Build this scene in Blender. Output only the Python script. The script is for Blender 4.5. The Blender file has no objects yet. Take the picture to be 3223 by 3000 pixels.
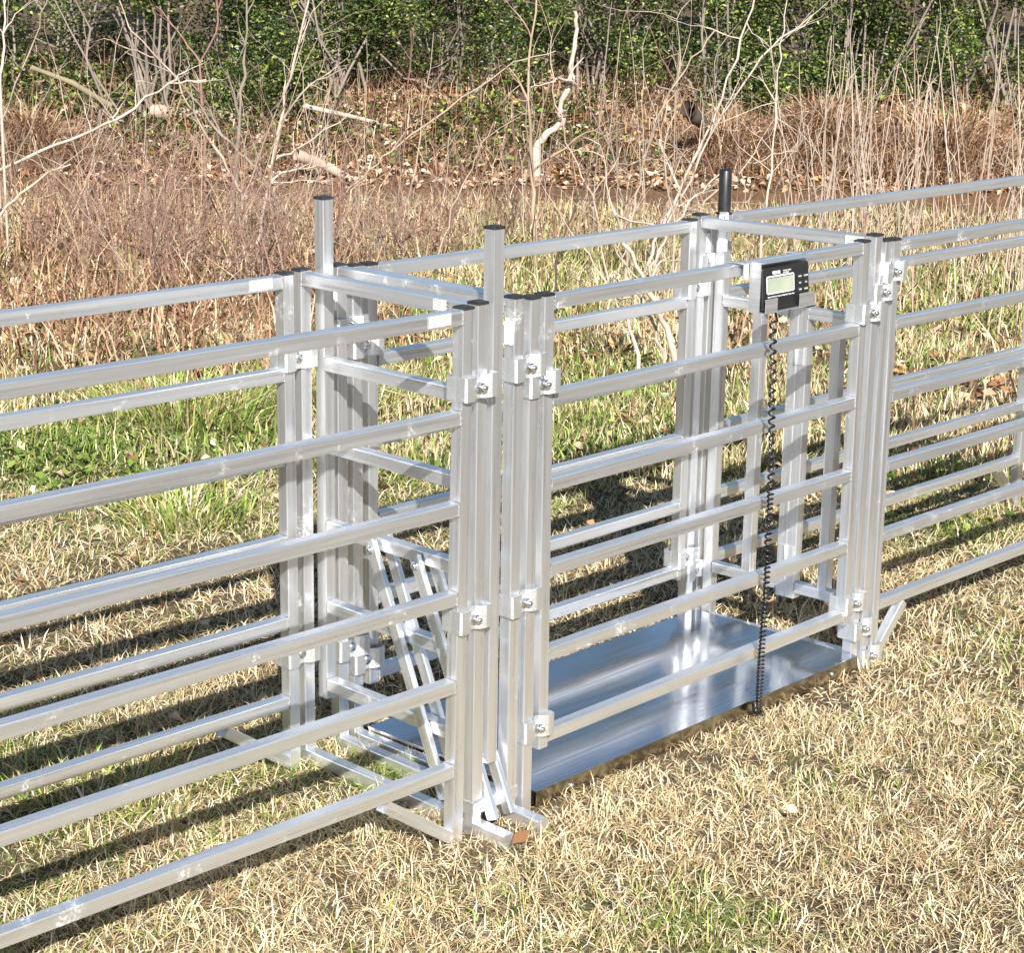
import bpy, bmesh, math, random
import numpy as np
from mathutils import Vector, Matrix
rnd = random.Random(7)
R = np.random.default_rng(11)
scn = bpy.context.scene
COL = scn.collection

# ------------------------------------------------------------------ camera (surveyed from the photo)
CAM = np.array([-2.4541, -2.4223, 1.6087])
CF_ = np.array([0.70764604, 0.65940817, -0.2538069])
CR_ = np.array([0.68465313, -0.72870024, 0.01568587])
CU_ = np.array([0.17460576, 0.18486973, 0.96712771])
FPX = 6330.93                       # focal length in pixels of the 3223 wide photo
HX = np.array([CF_[0], CF_[1]]) / math.hypot(CF_[0], CF_[1])   # horizontal view direction
SX = np.array([HX[1], -HX[0]])                                  # to the right of it
cd = bpy.data.cameras.new('camera'); cam = bpy.data.objects.new('camera', cd); COL.objects.link(cam)
M = Matrix(((CR_[0], CU_[0], -CF_[0], CAM[0]), (CR_[1], CU_[1], -CF_[1], CAM[1]), (CR_[2], CU_[2], -CF_[2], CAM[2]), (0, 0, 0, 1)))
cam.matrix_world = M
cd.sensor_width = 36; cd.lens = 36 * FPX / 3223; cd.clip_end = 2000; cd.clip_start = .05
scn.camera = cam

def at(px, py, d):
    """world point at horizontal distance d from the camera, seen at photo point (px, py) of a 1988 wide view"""
    u, v = px * 1.6212, py * 1.6212
    r = CF_ + CR_ * (u - 1611.5) / FPX - CU_ * (v - 1500) / FPX
    return CAM + r * d / (r[0] * HX[0] + r[1] * HX[1])
def ground_at(px, py):
    u, v = px * 1.6212, py * 1.6212
    r = CF_ + CR_ * (u - 1611.5) / FPX - CU_ * (v - 1500) / FPX
    return CAM + r * (-CAM[2] / r[2])
def ds(x, y):
    dx, dy = np.asarray(x) - CAM[0], np.asarray(y) - CAM[1]
    return dx * HX[0] + dy * HX[1], dx * SX[0] + dy * SX[1]
def xy(d, s): return CAM[0] + d * HX[0] + s * SX[0], CAM[1] + d * HX[1] + s * SX[1]

# ------------------------------------------------------------------ value noise (numpy)
_tab = R.random((256, 256))
def vnoise(x, y):
    x = np.asarray(x, float); y = np.asarray(y, float)
    xi = np.floor(x).astype(int); yi = np.floor(y).astype(int); fx = x - xi; fy = y - yi
    fx = fx * fx * (3 - 2 * fx); fy = fy * fy * (3 - 2 * fy)
    g = lambda a, b: _tab[a & 255, b & 255]
    return (g(xi, yi) * (1 - fx) + g(xi + 1, yi) * fx) * (1 - fy) + (g(xi, yi + 1) * (1 - fx) + g(xi + 1, yi + 1) * fx) * fy
def fbm(x, y, o=3):
    a, s, t = .5, 0., 0.
    for k in range(o):
        s = s + a * vnoise(np.asarray(x) * 2 ** k + 17.3 * k, np.asarray(y) * 2 ** k + 5.7 * k); t += a; a *= .5
    return s / t
def sstep(a, b, x):
    t = np.clip((np.asarray(x, float) - a) / (b - a), 0, 1); return t * t * (3 - 2 * t)

# ------------------------------------------------------------------ terrain
def height(x, y):
    d, s = ds(x, y)
    h = -.006 - .008 * sstep(.2, 1.5, x)
    h = h + (fbm(np.asarray(x) * 1.3, np.asarray(y) * 1.3) - .5) * .10 * sstep(4.6, 8, d)
    wob = (fbm(s * .5 + 40, s * 0 + 3.3) - .5) * 1.6
    h = h - .05 * sstep(12.6 + wob * .4, 13.4 + wob * .4, d) * (1 - sstep(14.0, 14.6, d))
    b = 14.3 + wob * .5
    up = sstep(0, 1, (d - b) / 2.6)
    lump = fbm(s * .9 + 9, d * .9) * .5 + fbm(s * 2.3, d * 2.3) * .25
    h = h + up * (.34 + .42 * lump) + (fbm(s * 3.1 + 4, d * 3.1) - .5) * .22 * sstep(14.0, 15.0, d)
    h = h + np.clip(d - 17.5, 0, 60) * .02
    return h

# ------------------------------------------------------------------ node helpers
def mat(name):
    m = bpy.data.materials.new(name); m.use_nodes = True
    nt = m.node_tree; b = nt.nodes['Principled BSDF']
    return m, nt, b
def N(nt, t, **kw):
    n = nt.nodes.new(t)
    for k, v in kw.items():
        if k in n.inputs: n.inputs[k].default_value = v
        else: setattr(n, k, v)
    return n
def ramp(nt, fac, stops):
    n = nt.nodes.new('ShaderNodeValToRGB'); e = n.color_ramp.elements
    while len(e) < len(stops): e.new(.5)
    for el, (p, c) in zip(e, stops): el.position = p; el.color = (*c, 1) if len(c) == 3 else c
    nt.links.new(fac, n.inputs['Fac']); return n
def simple(name, col, rough=.5, metal=0., spec=.5):
    m, nt, b = mat(name)
    b.inputs['Base Color'].default_value = (*col, 1); b.inputs['Roughness'].default_value = rough
    b.inputs['Metallic'].default_value = metal
    b.inputs['Specular IOR Level'].default_value = spec
    return m
def speckled(name, c1, c2, scale=60, rough=.5, metal=0., bump=0., r2=None):
    m, nt, b = mat(name)
    tc = N(nt, 'ShaderNodeTexCoord'); n = N(nt, 'ShaderNodeTexNoise', Scale=scale, Detail=4)
    nt.links.new(tc.outputs['Object'], n.inputs['Vector'])
    r = ramp(nt, n.outputs['Fac'], [(.3, c1), (.7, c2)]); nt.links.new(r.outputs['Color'], b.inputs['Base Color'])
    b.inputs['Metallic'].default_value = metal
    rr = N(nt, 'ShaderNodeMapRange'); nt.links.new(n.outputs['Fac'], rr.inputs['Value'])
    rr.inputs['To Min'].default_value = rough; rr.inputs['To Max'].default_value = r2 if r2 is not None else rough
    nt.links.new(rr.outputs['Result'], b.inputs['Roughness'])
    if bump:
        bp = N(nt, 'ShaderNodeBump', Strength=bump, Distance=.002); nt.links.new(n.outputs['Fac'], bp.inputs['Height'])
        nt.links.new(bp.outputs['Normal'], b.inputs['Normal'])
    return m

def make_aluminium():
    m, nt, b = mat('mill_aluminium'); L = nt.links.new
    uv = N(nt, 'ShaderNodeUVMap'); uv.uv_map = 'UVMap'
    tc = N(nt, 'ShaderNodeTexCoord')
    mp = N(nt, 'ShaderNodeMapping'); mp.inputs['Scale'].default_value = (2.2, 420, 1); L(uv.outputs['UV'], mp.inputs['Vector'])
    st = N(nt, 'ShaderNodeTexNoise', Scale=1, Detail=3); L(mp.outputs['Vector'], st.inputs['Vector'])
    mp2 = N(nt, 'ShaderNodeMapping'); mp2.inputs['Scale'].default_value = (2.5, 110, 1); L(uv.outputs['UV'], mp2.inputs['Vector'])
    bl = N(nt, 'ShaderNodeTexNoise', Scale=1, Detail=5, Roughness=.6); L(mp2.outputs['Vector'], bl.inputs['Vector'])
    sm = N(nt, 'ShaderNodeTexNoise', Scale=9, Detail=6, Roughness=.65); L(tc.outputs['Object'], sm.inputs['Vector'])
    sp = N(nt, 'ShaderNodeTexNoise', Scale=190, Detail=2); L(tc.outputs['Object'], sp.inputs['Vector'])
    # oxide smudges: patches broken up by fine speckle
    pm = N(nt, 'ShaderNodeMapRange'); L(sm.outputs['Fac'], pm.inputs['Value']); pm.inputs['From Min'].default_value = .60; pm.inputs['From Max'].default_value = .72
    sm2 = N(nt, 'ShaderNodeMapRange'); L(sp.outputs['Fac'], sm2.inputs['Value']); sm2.inputs['From Min'].default_value = .42; sm2.inputs['From Max'].default_value = .62
    mu = N(nt, 'ShaderNodeMath', operation='MULTIPLY'); L(pm.outputs['Result'], mu.inputs[0]); L(sm2.outputs['Result'], mu.inputs[1])
    c = ramp(nt, bl.outputs['Fac'], [(.28, (.70, .715, .75)), (.5, (.82, .835, .865)), (.74, (.89, .90, .925))])
    mx = N(nt, 'ShaderNodeMix', data_type='RGBA'); L(mu.outputs[0], mx.inputs['Factor']); L(c.outputs['Color'], mx.inputs['A']); mx.inputs['B'].default_value = (.86, .87, .88, 1)
    L(mx.outputs['Result'], b.inputs['Base Color'])
    mt = N(nt, 'ShaderNodeMath', operation='MULTIPLY_ADD'); L(mu.outputs[0], mt.inputs[0]); mt.inputs[1].default_value = -.55; mt.inputs[2].default_value = .87
    L(mt.outputs[0], b.inputs['Metallic'])
    rg = N(nt, 'ShaderNodeMapRange'); L(bl.outputs['Fac'], rg.inputs['Value']); rg.inputs['From Min'].default_value = .3; rg.inputs['From Max'].default_value = .75
    rg.inputs['To Min'].default_value = .24; rg.inputs['To Max'].default_value = .44; L(rg.outputs['Result'], b.inputs['Roughness'])
    return m
ALU = make_aluminium()

def make_stainless():
    m, nt, b = mat('polished_stainless'); L = nt.links.new
    tc = N(nt, 'ShaderNodeTexCoord')
    wv = N(nt, 'ShaderNodeTexNoise', Scale=3.2, Detail=1); L(tc.outputs['Object'], wv.inputs['Vector'])
    sp = N(nt, 'ShaderNodeTexNoise', Scale=160, Detail=4, Roughness=.7); L(tc.outputs['Object'], sp.inputs['Vector'])
    mp = N(nt, 'ShaderNodeMapping'); mp.inputs['Rotation'].default_value = (0, 0, .5); mp.inputs['Scale'].default_value = (3, 120, 1); L(tc.outputs['Object'], mp.inputs['Vector'])
    sc = N(nt, 'ShaderNodeTexNoise', Scale=1, Detail=3); L(mp.outputs['Vector'], sc.inputs['Vector'])
    b.inputs['Metallic'].default_value = 1; b.inputs['Base Color'].default_value = (.56, .575, .61, 1)
    rg = N(nt, 'ShaderNodeMapRange'); L(sc.outputs['Fac'], rg.inputs['Value']); rg.inputs['From Min'].default_value = .4; rg.inputs['From Max'].default_value = .8
    rg.inputs['To Min'].default_value = .11; rg.inputs['To Max'].default_value = .22; L(rg.outputs['Result'], b.inputs['Roughness'])
    bp = N(nt, 'ShaderNodeBump', Strength=.16, Distance=.012); L(wv.outputs['Fac'], bp.inputs['Height']); L(bp.outputs['Normal'], b.inputs['Normal'])
    return m
STEEL = make_stainless()
SKIRT = speckled('steel_edge_grass_tint', (.40, .375, .33), (.52, .49, .43), 14, .16, 1, 0, .26)  # darker warm tint paints the reflected grass into the steel colour
ZINC = speckled('galvanized_zinc', (.66, .67, .68), (.86, .87, .88), 420, .34, .9, .35, .55)
BOLT = simple('bright_bolt_steel', (.82, .82, .83), .22, 1)
CAPM = speckled('black_plastic_cap', (.012, .012, .013), (.03, .03, .032), 90, .42, 0, 0, .6)
RUB = speckled('black_rubber_grip', (.008, .008, .009), (.02, .02, .021), 50, .28, 0, 0, .45)
BLK = speckled('black_abs_plastic', (.010, .010, .011), (.016, .016, .017), 300, .30, 0, .05, .42)
WHT = speckled('white_nylon', (.78, .78, .76), (.86, .86, .85), 40, .45)
STK = speckled('white_vinyl_label', (.60, .60, .60), (.68, .68, .68), 30, .35)
INK = simple('black_label_ink', (.02, .02, .025), .5)
WINK = simple('white_printed_ink', (.80, .80, .80), .5)
LCD = speckled('grey_green_lcd', (.26, .29, .23), (.33, .36, .29), 25, .12, 0, 0, .2)
KEY = simple('dark_rubber_key', (.022, .022, .024), .5)
WIRE = simple('black_cable_sheath', (.010, .010, .011), .3)
WELD = speckled('weld_bead', (.16, .16, .165), (.42, .42, .43), 500, .5, .7, .5, .7)

# ------------------------------------------------------------------ object helpers
def link(o, parent=None):
    COL.objects.link(o)
    if parent is not None: o.parent = parent
    return o
def thing(name, loc, label, cat, group=None):
    o = bpy.data.objects.new(name, None); o.location = loc; o.empty_display_size = .1; link(o)
    o['label'] = label; o['category'] = cat
    if group: o['group'] = group
    return o
def tag(o, label, cat, group=None, kind=None):
    if label: o['label'] = label
    if cat: o['category'] = cat
    if group: o['group'] = group
    if kind: o['kind'] = kind
    return o
def origin(parent):
    v = Vector((0, 0, 0)); p = parent
    while p is not None: v = v + Vector(p.location); p = p.parent
    return v

class MB:
    """collects shapes (world coordinates) with UVs and builds ONE mesh"""
    def __init__(s): s.v = []; s.f = []; s.uv = []; s.mi = []; s.sm = []
    def add(s, vs, fs, uvs=None, mi=0, smooth=False):
        o = len(s.v); s.v += [tuple(map(float, p)) for p in vs]
        for k, f in enumerate(fs):
            s.f.append([i + o for i in f]); s.uv.append(uvs[k] if uvs else [(0, 0)] * len(f)); s.mi.append(mi); s.sm.append(smooth)
        return s
    def bar(s, p0, p1, w, h, up=(0, 0, 1), r=.0018, mi=0):
        """square tube from p0 to p1; w across, h along up; rounded edges, uv = (length, perimeter) in metres"""
        p0 = Vector(p0); p1 = Vector(p1); a = (p1 - p0); ln = a.length; a.normalize(); up = Vector(up)
        up = (up - a * up.dot(a)).normalized(); si = a.cross(up)
        x, y = w / 2, h / 2; q = r * .3
        pr = [(x - r, y), (x - q, y - q), (x, y - r), (x, -y + r), (x - q, -y + q), (x - r, -y), (-x + r, -y), (-x + q, -y + q), (-x, -y + r), (-x, y - r), (-x + q, y - q), (-x + r, y)]
        n = len(pr); vs = [p0 + si * i + up * j for i, j in pr] + [p1 + si * i + up * j for i, j in pr]
        per = [0]
        for i in range(n): per.append(per[-1] + math.dist(pr[i], pr[(i + 1) % n]))
        off = rnd.uniform(0, 50); fs, uvs = [], []
        for i in range(n):
            j = (i + 1) % n; fs.append([i, j, n + j, n + i]); uvs.append([(off, per[i] + off), (off, per[i + 1] + off), (off + ln, per[i + 1] + off), (off + ln, per[i] + off)])
        fs.append(list(range(n))[::-1]); uvs.append([(off + v[0], off + v[1]) for v in pr][::-1])
        fs.append([n + i for i in range(n)]); uvs.append([(off + v[0], off + v[1]) for v in pr])
        return s.add(vs, fs, uvs, mi)
    def box(s, lo, hi, mi=0, r=.0012):
        lo = Vector(lo); hi = Vector(hi); c = (lo + hi) / 2
        r = min(r, min(hi - lo) * .3)
        return s.bar((lo.x, c.y, c.z), (hi.x, c.y, c.z), hi.y - lo.y, hi.z - lo.z, r=r, mi=mi)
    def tube(s, pts, rad, seg=8, mi=0, smooth=True, cap=True):
        pts = [Vector(p) for p in pts]; n = len(pts)
        rad = list(rad) if hasattr(rad, '__len__') else [rad] * n
        vs = []; prev = None
        for i, p in enumerate(pts):
            t = (pts[min(i + 1, n - 1)] - pts[max(i - 1, 0)])
            if t.length < 1e-9: t = Vector((0, 0, 1))
            t.normalize()
            if prev is None:
                prev = t.orthogonal().normalized()
            prev = (prev - t * prev.dot(t));
            if prev.length < 1e-6: prev = t.orthogonal()
            prev.normalize(); b = t.cross(prev)
            for k in range(seg):
                a = 2 * math.pi * k / seg; vs.append(p + (prev * math.cos(a) + b * math.sin(a)) * rad[i])
        fs = [[i * seg + k, i * seg + (k + 1) % seg, (i + 1) * seg + (k + 1) % seg, (i + 1) * seg + k] for i in range(n - 1) for k in range(seg)]
        s.add(vs, fs, None, mi, smooth)
        if cap:
            s.add([vs[k] for k in range(seg)], [list(range(seg))[::-1]], None, mi); s.add([vs[(n - 1) * seg + k] for k in range(seg)], [list(range(seg))], None, mi)
        return s
    def lathe(s, c, axis, prof, seg=16, mi=0, smooth=True):
        axis = Vector(axis).normalized(); a = axis.orthogonal().normalized(); b = axis.cross(a); c = Vector(c)
        vs = [c + axis * h + (a * math.cos(2 * math.pi * k / seg) + b * math.sin(2 * math.pi * k / seg)) * r for h, r in prof for k in range(seg)]
        n = len(prof); fs = [[i * seg + k, i * seg + (k + 1) % seg, (i + 1) * seg + (k + 1) % seg, (i + 1) * seg + k] for i in range(n - 1) for k in range(seg)]
        fs.append(list(range(seg))[::-1]); fs.append([(n - 1) * seg + k for k in range(seg)])
        return s.add(vs, fs, None, mi, smooth)
    def build(s, name, mats, parent=None, org=None):
        me = bpy.data.meshes.new(name)
        o = Vector(org) if org is not None else (origin(parent) if parent is not None else Vector((0, 0, 0)))
        me.from_pydata([(v[0] - o.x, v[1] - o.y, v[2] - o.z) for v in s.v], [], s.f)
        ul = me.uv_layers.new(name='UVMap'); flat = [c for f in s.uv for uv in f for c in uv]
        ul.data.foreach_set('uv', flat)
        for m in (mats if isinstance(mats, (list, tuple)) else [mats]): me.materials.append(m)
        me.polygons.foreach_set('material_index', s.mi); me.polygons.foreach_set('use_smooth', s.sm)
        ob = bpy.data.objects.new(name, me); link(ob, parent)
        if org is not None and parent is None: ob.location = o
        return ob

T = .0262; H2 = T / 2
def post_cap(p, parent, z, x, y):
    """black snap-in plastic cap on a tube end whose front left corner is (x, y)"""
    b = MB(); c = (x + H2, y + H2)
    b.bar((c[0], c[1], z), (c[0], c[1], z + .0045), T + .0022, T + .0022, (0, 1, 0), .0012)
    w = T - .006; vs = [(c[0] + i * (T + .002) / 2 * .97, c[1] + j * (T + .002) / 2 * .97, z + .0045) for i, j in ((-1, -1), (1, -1), (1, 1), (-1, 1))] + [(c[0] + i * w / 2, c[1] + j * w / 2, z + .006) for i, j in ((-1, -1), (1, -1), (1, 1), (-1, 1))]
    b.add(vs, [[0, 1, 5, 4], [1, 2, 6, 5], [2, 3, 7, 6], [3, 0, 4, 7], [4, 5, 6, 7]])
    return b.build('post_cap', CAPM, p if parent is None else parent)
def weld(b, p0, p1, r=.0016):
    p0 = Vector(p0); p1 = Vector(p1); n = max(3, int((p1 - p0).length / .0022))
    pts = [p0.lerp(p1, i / n) + Vector((rnd.uniform(-1, 1), rnd.uniform(-1, 1), rnd.uniform(-1, 1))) * .0004 for i in range(n + 1)]
    b.tube(pts, [r * rnd.uniform(.6, 1.2) for _ in pts], 5, 1)
def text_mesh(body, size, mtx, m, parent, name='lettering', align='CENTER', bold=0.):
    cu = bpy.data.curves.new('t', 'FONT'); cu.body = body; cu.size = size; cu.align_x = align; cu.align_y = 'CENTER'; cu.offset = bold; cu.resolution_u = 2
    to = bpy.data.objects.new('t', cu); COL.objects.link(to)
    bpy.context.view_layer.update()
    me = bpy.data.meshes.new_from_object(to.evaluated_get(bpy.context.evaluated_depsgraph_get()))
    bpy.data.objects.remove(to); bpy.data.curves.remove(cu)
    o = origin(parent); me.transform(Matrix.Translation(-o) @ mtx)
    me.materials.clear(); me.materials.append(m); me.name = name
    ob = bpy.data.objects.new(name, me); return link(ob, parent)
def sticker(parent, c, right, up, w, h):
    """maker's label: white vinyl with a thin black border and three lines of print"""
    c = Vector(c); rt = Vector(right).normalized(); up = Vector(up).normalized(); nn = rt.cross(up)
    b = MB()
    def rr(w, h, r, off, mi):
        pts = []
        for cx, cy, a0 in ((1, 1, 0), (-1, 1, 90), (-1, -1, 180), (1, -1, 270)):
            for a in (0, 45, 90):
                t = math.radians(a0 + a); pts.append(c + rt * (cx * (w / 2 - r) + r * math.cos(t)) + up * (cy * (h / 2 - r) + r * math.sin(t)) + nn * off)
        b.add(pts, [list(range(len(pts)))], None, mi)
    rr(w, h, .0018, .0004, 0); rr(w - .0012, h - .0012, .0014, .0006, 1); rr(w - .003, h - .003, .001, .0008, 0)
    so = b.build('sticker', [STK, INK], parent)
    base = Matrix((rt.to_4d(), up.to_4d(), nn.to_4d(), (0, 0, 0, 1))).transposed(); base[3] = (0, 0, 0, 1)
    for i, t in enumerate(('Rite Farm Products', 'Saltillo, Texas', 'Made In The USA')):
        base2 = base.copy(); p = c + up * (h * .27 * (1 - i)) + nn * .001
        base2.translation = p
        text_mesh(t, h * .25, base2, INK, so, 'sticker_print')

# ------------------------------------------------------------------ fence panels
ZT = [1.0, .8203, .6535, .4855, .3162, .15]
def panel(label, xs, yf, xl, xr, zoff, post_l, post_r, zbot, brace, stick=None, sag=None, cat='livestock panel'):
    """flat six rail panel; yf(x, z) gives the front face; post_l / post_r: x of the posts' front left corner or None"""
    root = thing('livestock_panel', (xs, float(yf(xs, 0)), 0), label, cat, 'aluminium livestock panels')
    for px in (post_l, post_r):
        if px is None: continue
        b = MB(); b.bar((px + H2, yf(px, zbot) + H2, zbot), (px + H2, yf(px, 1) + H2, 1.0 + zoff), T, T, (0, 1, 0))
        b.build('post', ALU, root); post_cap(root, None, 1.0 + zoff, px, yf(px, 1))
    for k, zt in enumerate(ZT):
        z = zt + zoff - H2; b = MB()
        dz = rnd.uniform(-.0008, .0008)
        b.bar((xl, yf(xl, z) + H2, z + dz), (xr, yf(xr, z) + H2, z - dz), T, T - .0004, r=.0022)
        for xe, on in ((xl, post_l), (xr, post_r)):
            if on is None: continue
            sg = -1 if xe == xl else 1
            y = yf(xe, z)
            weld(b, (xe, y - .0004, z - H2), (xe, y - .0004, z + H2)); weld(b, (xe, y, z + H2), (xe, y + T, z + H2))
        b.build('rail', [ALU, WELD], root)
    for (xa, za, xb, zb) in brace:
        b = MB(); b.bar((xa, yf(xa, za) + H2, za), (xb, yf(xb, zb) + H2, zb), T - .003, T - .002)
        b.build('corner_brace', ALU, root)
    if stick: sticker(root, (stick, yf(stick, .99) , .9885 + zoff), (1, 0, 0), (0, 0, 1), .056, .0225)
    return root
SL = -.027
panel('front left six rail aluminium panel nearest the viewer, running off the left edge', 0, lambda x, z: -.0149 * z + SL * x, -2.42, -.0012, .0021, -2.42 - T, 0.0, -.02, [(-.163, .118, .002, .004), (-2.3, .118, -2.44, .004)], -.056)
panel('back left aluminium panel behind the nearest one, running off the left edge', .0174, lambda x, z: .4787 + .0044 * z + SL * x, -2.40, .0162, .0011, -2.40 - T, .0174, -.02, [(-.140, .118, .022, .004), (-2.3, .118, -2.42, .004)], -.036)
panel('front right aluminium panel with white foot brace, running off the right edge', 1.421, lambda x, z: .02 + .006 * z - .0132 * (x - 1.421), 1.421 + T + .001, 3.62, -.0122, 1.421, 3.62, -.035, [(1.560, .105, 1.447, -.005), (3.5, .105, 3.62, -.005)])
panel('back right aluminium panel with the farthest end post, behind the front right one', 1.420, lambda x, z: .503 - .0132 * (x - 1.42), 1.420 + T + .001, 2.915, -.001, 1.420, 2.916, -.03, [(2.80, .128, 2.925, .004)])
# crate sides hang clear of the deck, so their posts stop above it
def crate(label, x0, x1, y0, y1, tl, zo):
    yf = lambda x, z: y0 + (y1 - y0) * (x - x0) / (x1 - x0) + tl * z
    return panel(label, x0, yf, x0 + T + .001, x1 - .001, zo, x0, x1, .112, [], cat='crate side')
crate('near aluminium side panel of the weighing crate, display hung on its top rail', .239, 1.288, .004, .012, .008, -.004)
crate('far aluminium side panel of the weighing crate, standing beyond the steel deck', .2488, 1.2783, .4937, .4937, .0023, -.0047)

# ------------------------------------------------------------------ cross frames
def upright(root, x, y, z0, z1, cap=True):
    b = MB(); b.bar((x + H2, y + H2, z0), (x + H2, y + H2, z1), T, T, (0, 1, 0)); b.build('post', ALU, root)
    if cap: post_cap(root, None, z1, x, y)
def crossbar(root, name, pa, pb, z, sx=0., off=0.):
    """bar from post a to post b (front left corners), top at z, welded to their faces"""
    (xa, ya), (xb, yb) = pa, pb; b = MB(); x0 = xa + H2 + off; x1 = xb + H2 + off
    b.bar((x0, ya + T + .001, z - H2), (x1, yb - .001, z - H2), T, T, r=.0022)
    for (xx, yy) in ((x0, ya + T + .001), (x1, yb - .001)):
        weld(b, (xx - H2, yy, z - T), (xx - H2, yy, z)); weld(b, (xx - H2, yy, z), (xx + H2, yy, z))
    return b.build(name, [ALU, WELD], root)
F1a, F1b = (.053, .001), (.065, .487)
F2a, F2b = (.147, .001), (.158, .487)
Ma, Mb = (.190, .001), (.201, .489)
gf = thing('gate_frame', (.1, .001, 0), 'double post entry gate frame across the near end, feet jutting toward the viewer', 'gate frame')
for (a, bq) in ((F1a, F1b), (F2a, F2b)):
    upright(gf, a[0], a[1], .06, 1.003); upright(gf, bq[0], bq[1], -.01, 1.003)
    crossbar(gf, 'top_bar', a, bq, 1.003)
    b = MB(); b.bar((a[0] + .014 - .002, -.082, .006), (bq[0] + H2, bq[1] + T, .008), T, T, r=.002); b.build('base_bar', ALU, gf)
    b = MB(); b.bar((a[0] + H2, a[1] + H2, .018), (a[0] + H2, a[1] + H2, .036), T - .002, T - .002, (0, 1, 0)); b.build('post_foot', ALU, gf)
b = MB(); b.bar((F1a[0] - .001, .013, .047), (F2a[0] + T + .001, .013, .047), T + .001, T, r=.0022)
weld(b, (F1a[0], .0, .0605), (F1a[0] + T, .0, .0605)); b.build('sill_tie', [ALU, WELD], gf)
sticker(gf, (F1a[0] + .0022 , .091, .991), (0, -1, 0), (0, 0, 1), .052, .0225)
b = MB(); b.box((F2a[0] - .004, .004, .920), (F2a[0] - .0002, .022, .962)); b.build('glide_pad', WHT, gf)
b = MB(); b.box((F2b[0] - .004, .490, .918), (F2b[0] - .0002, .508, .960)); b.build('glide_pad', WHT, gf)

# sliding gate between the two post pairs
lg = thing('lift_gate', (.103, .25, .12), 'sliding entry gate with two tall stiles rising above every other post', 'gate')
Ga, Gb = (.094, .003), (.1045, .466)
for (x, y), zt in ((Ga, 1.135), (Gb, 1.143)):
    b = MB(); b.bar((x + H2, y + H2, .126), (x + H2, y + H2, zt), T, T, (0, 1, 0)); b.build('stile', ALU, lg); post_cap(lg, None, zt - .003, x, y)
for z in (.833, .668, .503, .336, .169): crossbar(lg, 'gate_rail', Ga, Gb, z)
def lever(ytop, ztop, slope, zb, side):
    x = .0975 + H2 + side * (H2 + .0085); yt, zt_ = ytop, ztop + .012
    b = MB(); b.bar((x, yt + .012 * slope, zt_), (x, yt - slope * (ztop - zb), zb), .013, .024, (0, 1, .2), r=.0022)
    o = b.build('lever_arm', ALU, lg)
    b = MB(); b.lathe((x - .0066 if side < 0 else x + .0066, yt, ztop - .006), (side, 0, 0), [(0, .0095), (.0015, .0095), (.0016, .0062), (.0052, .0058), (.006, .0035)], 10); b.build('pivot_bolt', BOLT, o)
for side in (-1, 1):
    lever(.314, .487, .437, .022, side); lever(.190, .482, .455, .022, side)

mf = thing('upright_frame', (.2, .001, 0), 'slim frame clamped between the entry gate frame and the weighing crate', 'frame')
for p in (Ma, Mb): upright(mf, p[0], p[1], -.015, .997)
crossbar(mf, 'top_bar', Ma, Mb, .998)
b = MB(); b.bar((Ma[0] + H2, Ma[1] + T, .008), (Mb[0] + H2, Mb[1] - .001, .008), T, T, r=.002); b.build('base_bar', ALU, mf)

G1a, G1b = (1.340, .022), (1.318, .497)
xf = thing('end_frame', (1.33, .02, 0), 'plain aluminium frame at the crate right end, maker label on its top bar', 'frame')
for p in (G1a, G1b): upright(xf, p[0], p[1], -.03, 1.005)
crossbar(xf, 'top_bar', G1a, G1b, 1.004)
sticker(xf, (1.3378, .078, .991), (0, -1, 0), (0, 0, 1), .052, .0225)
P1a, P1b = (1.380, .022), (1.361, .497)
ef = thing('exit_support', (1.37, .02, 0), 'outer frame holding the exit gate, clamped to the right hand panels', 'frame')
for p in (P1a, P1b): upright(ef, p[0], p[1], -.03, .990)
b = MB(); b.bar((P1a[0] + H2, P1a[1] + T, .0), (P1b[0] + H2, P1b[1] - .001, .0), T, T, r=.002); b.build('base_bar', ALU, ef)
for (gx, gy, w) in ((1.367, .026, .012), (1.346, .499, .013)):
    b = MB(); b.box((gx, gy, .915), (gx + w, gy + .016, .962)); b.build('glide_pad', WHT, ef)

eg = thing('exit_gate', (1.37, .45, .1), 'two leaf folding exit gate hinged in its middle, black grip lever at top', 'gate')
XE = lambda y: 1.364 + (.457 - y) * .034
def ev(y, z0, z1, name='gate_stile'):
    b = MB(); x = XE(y); b.bar((x + H2, y + H2, z0), (x + H2, y + H2, z1), T, T, (0, 1, 0)); return b.build(name, ALU, eg)
YD, YV1, YC1, YC2, YV2, YR = .457, .3435, .2415, .2150, .126, .066
ev(YD, .02, .945)
for y in (YC1, YC2): o = ev(y, .11, .818)
ev(YR, .11, .818)
for y in (YV1, YV2): ev(y, .148, .792, 'gate_bar')
for (y0, y1) in ((YC1 + T, YD), (YR + T, YC2)):
    for zt in (.816, .150):
        x0, x1 = XE(y0) + H2, XE(y1) + H2; b = MB(); b.bar((x0, y0 + .0008, zt - H2), (x1, y1 - .0008, zt - H2), T, T, r=.0022)
        weld(b, (x0 - H2, y0, zt - T), (x0 - H2, y0, zt)); weld(b, (x1 - H2, y1, zt - T), (x1 - H2, y1, zt))
        b.build('gate_rail', [ALU, WELD], eg)
for y in (YC1, YC2): post_cap(eg, None, .818, XE(y), y)
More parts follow.
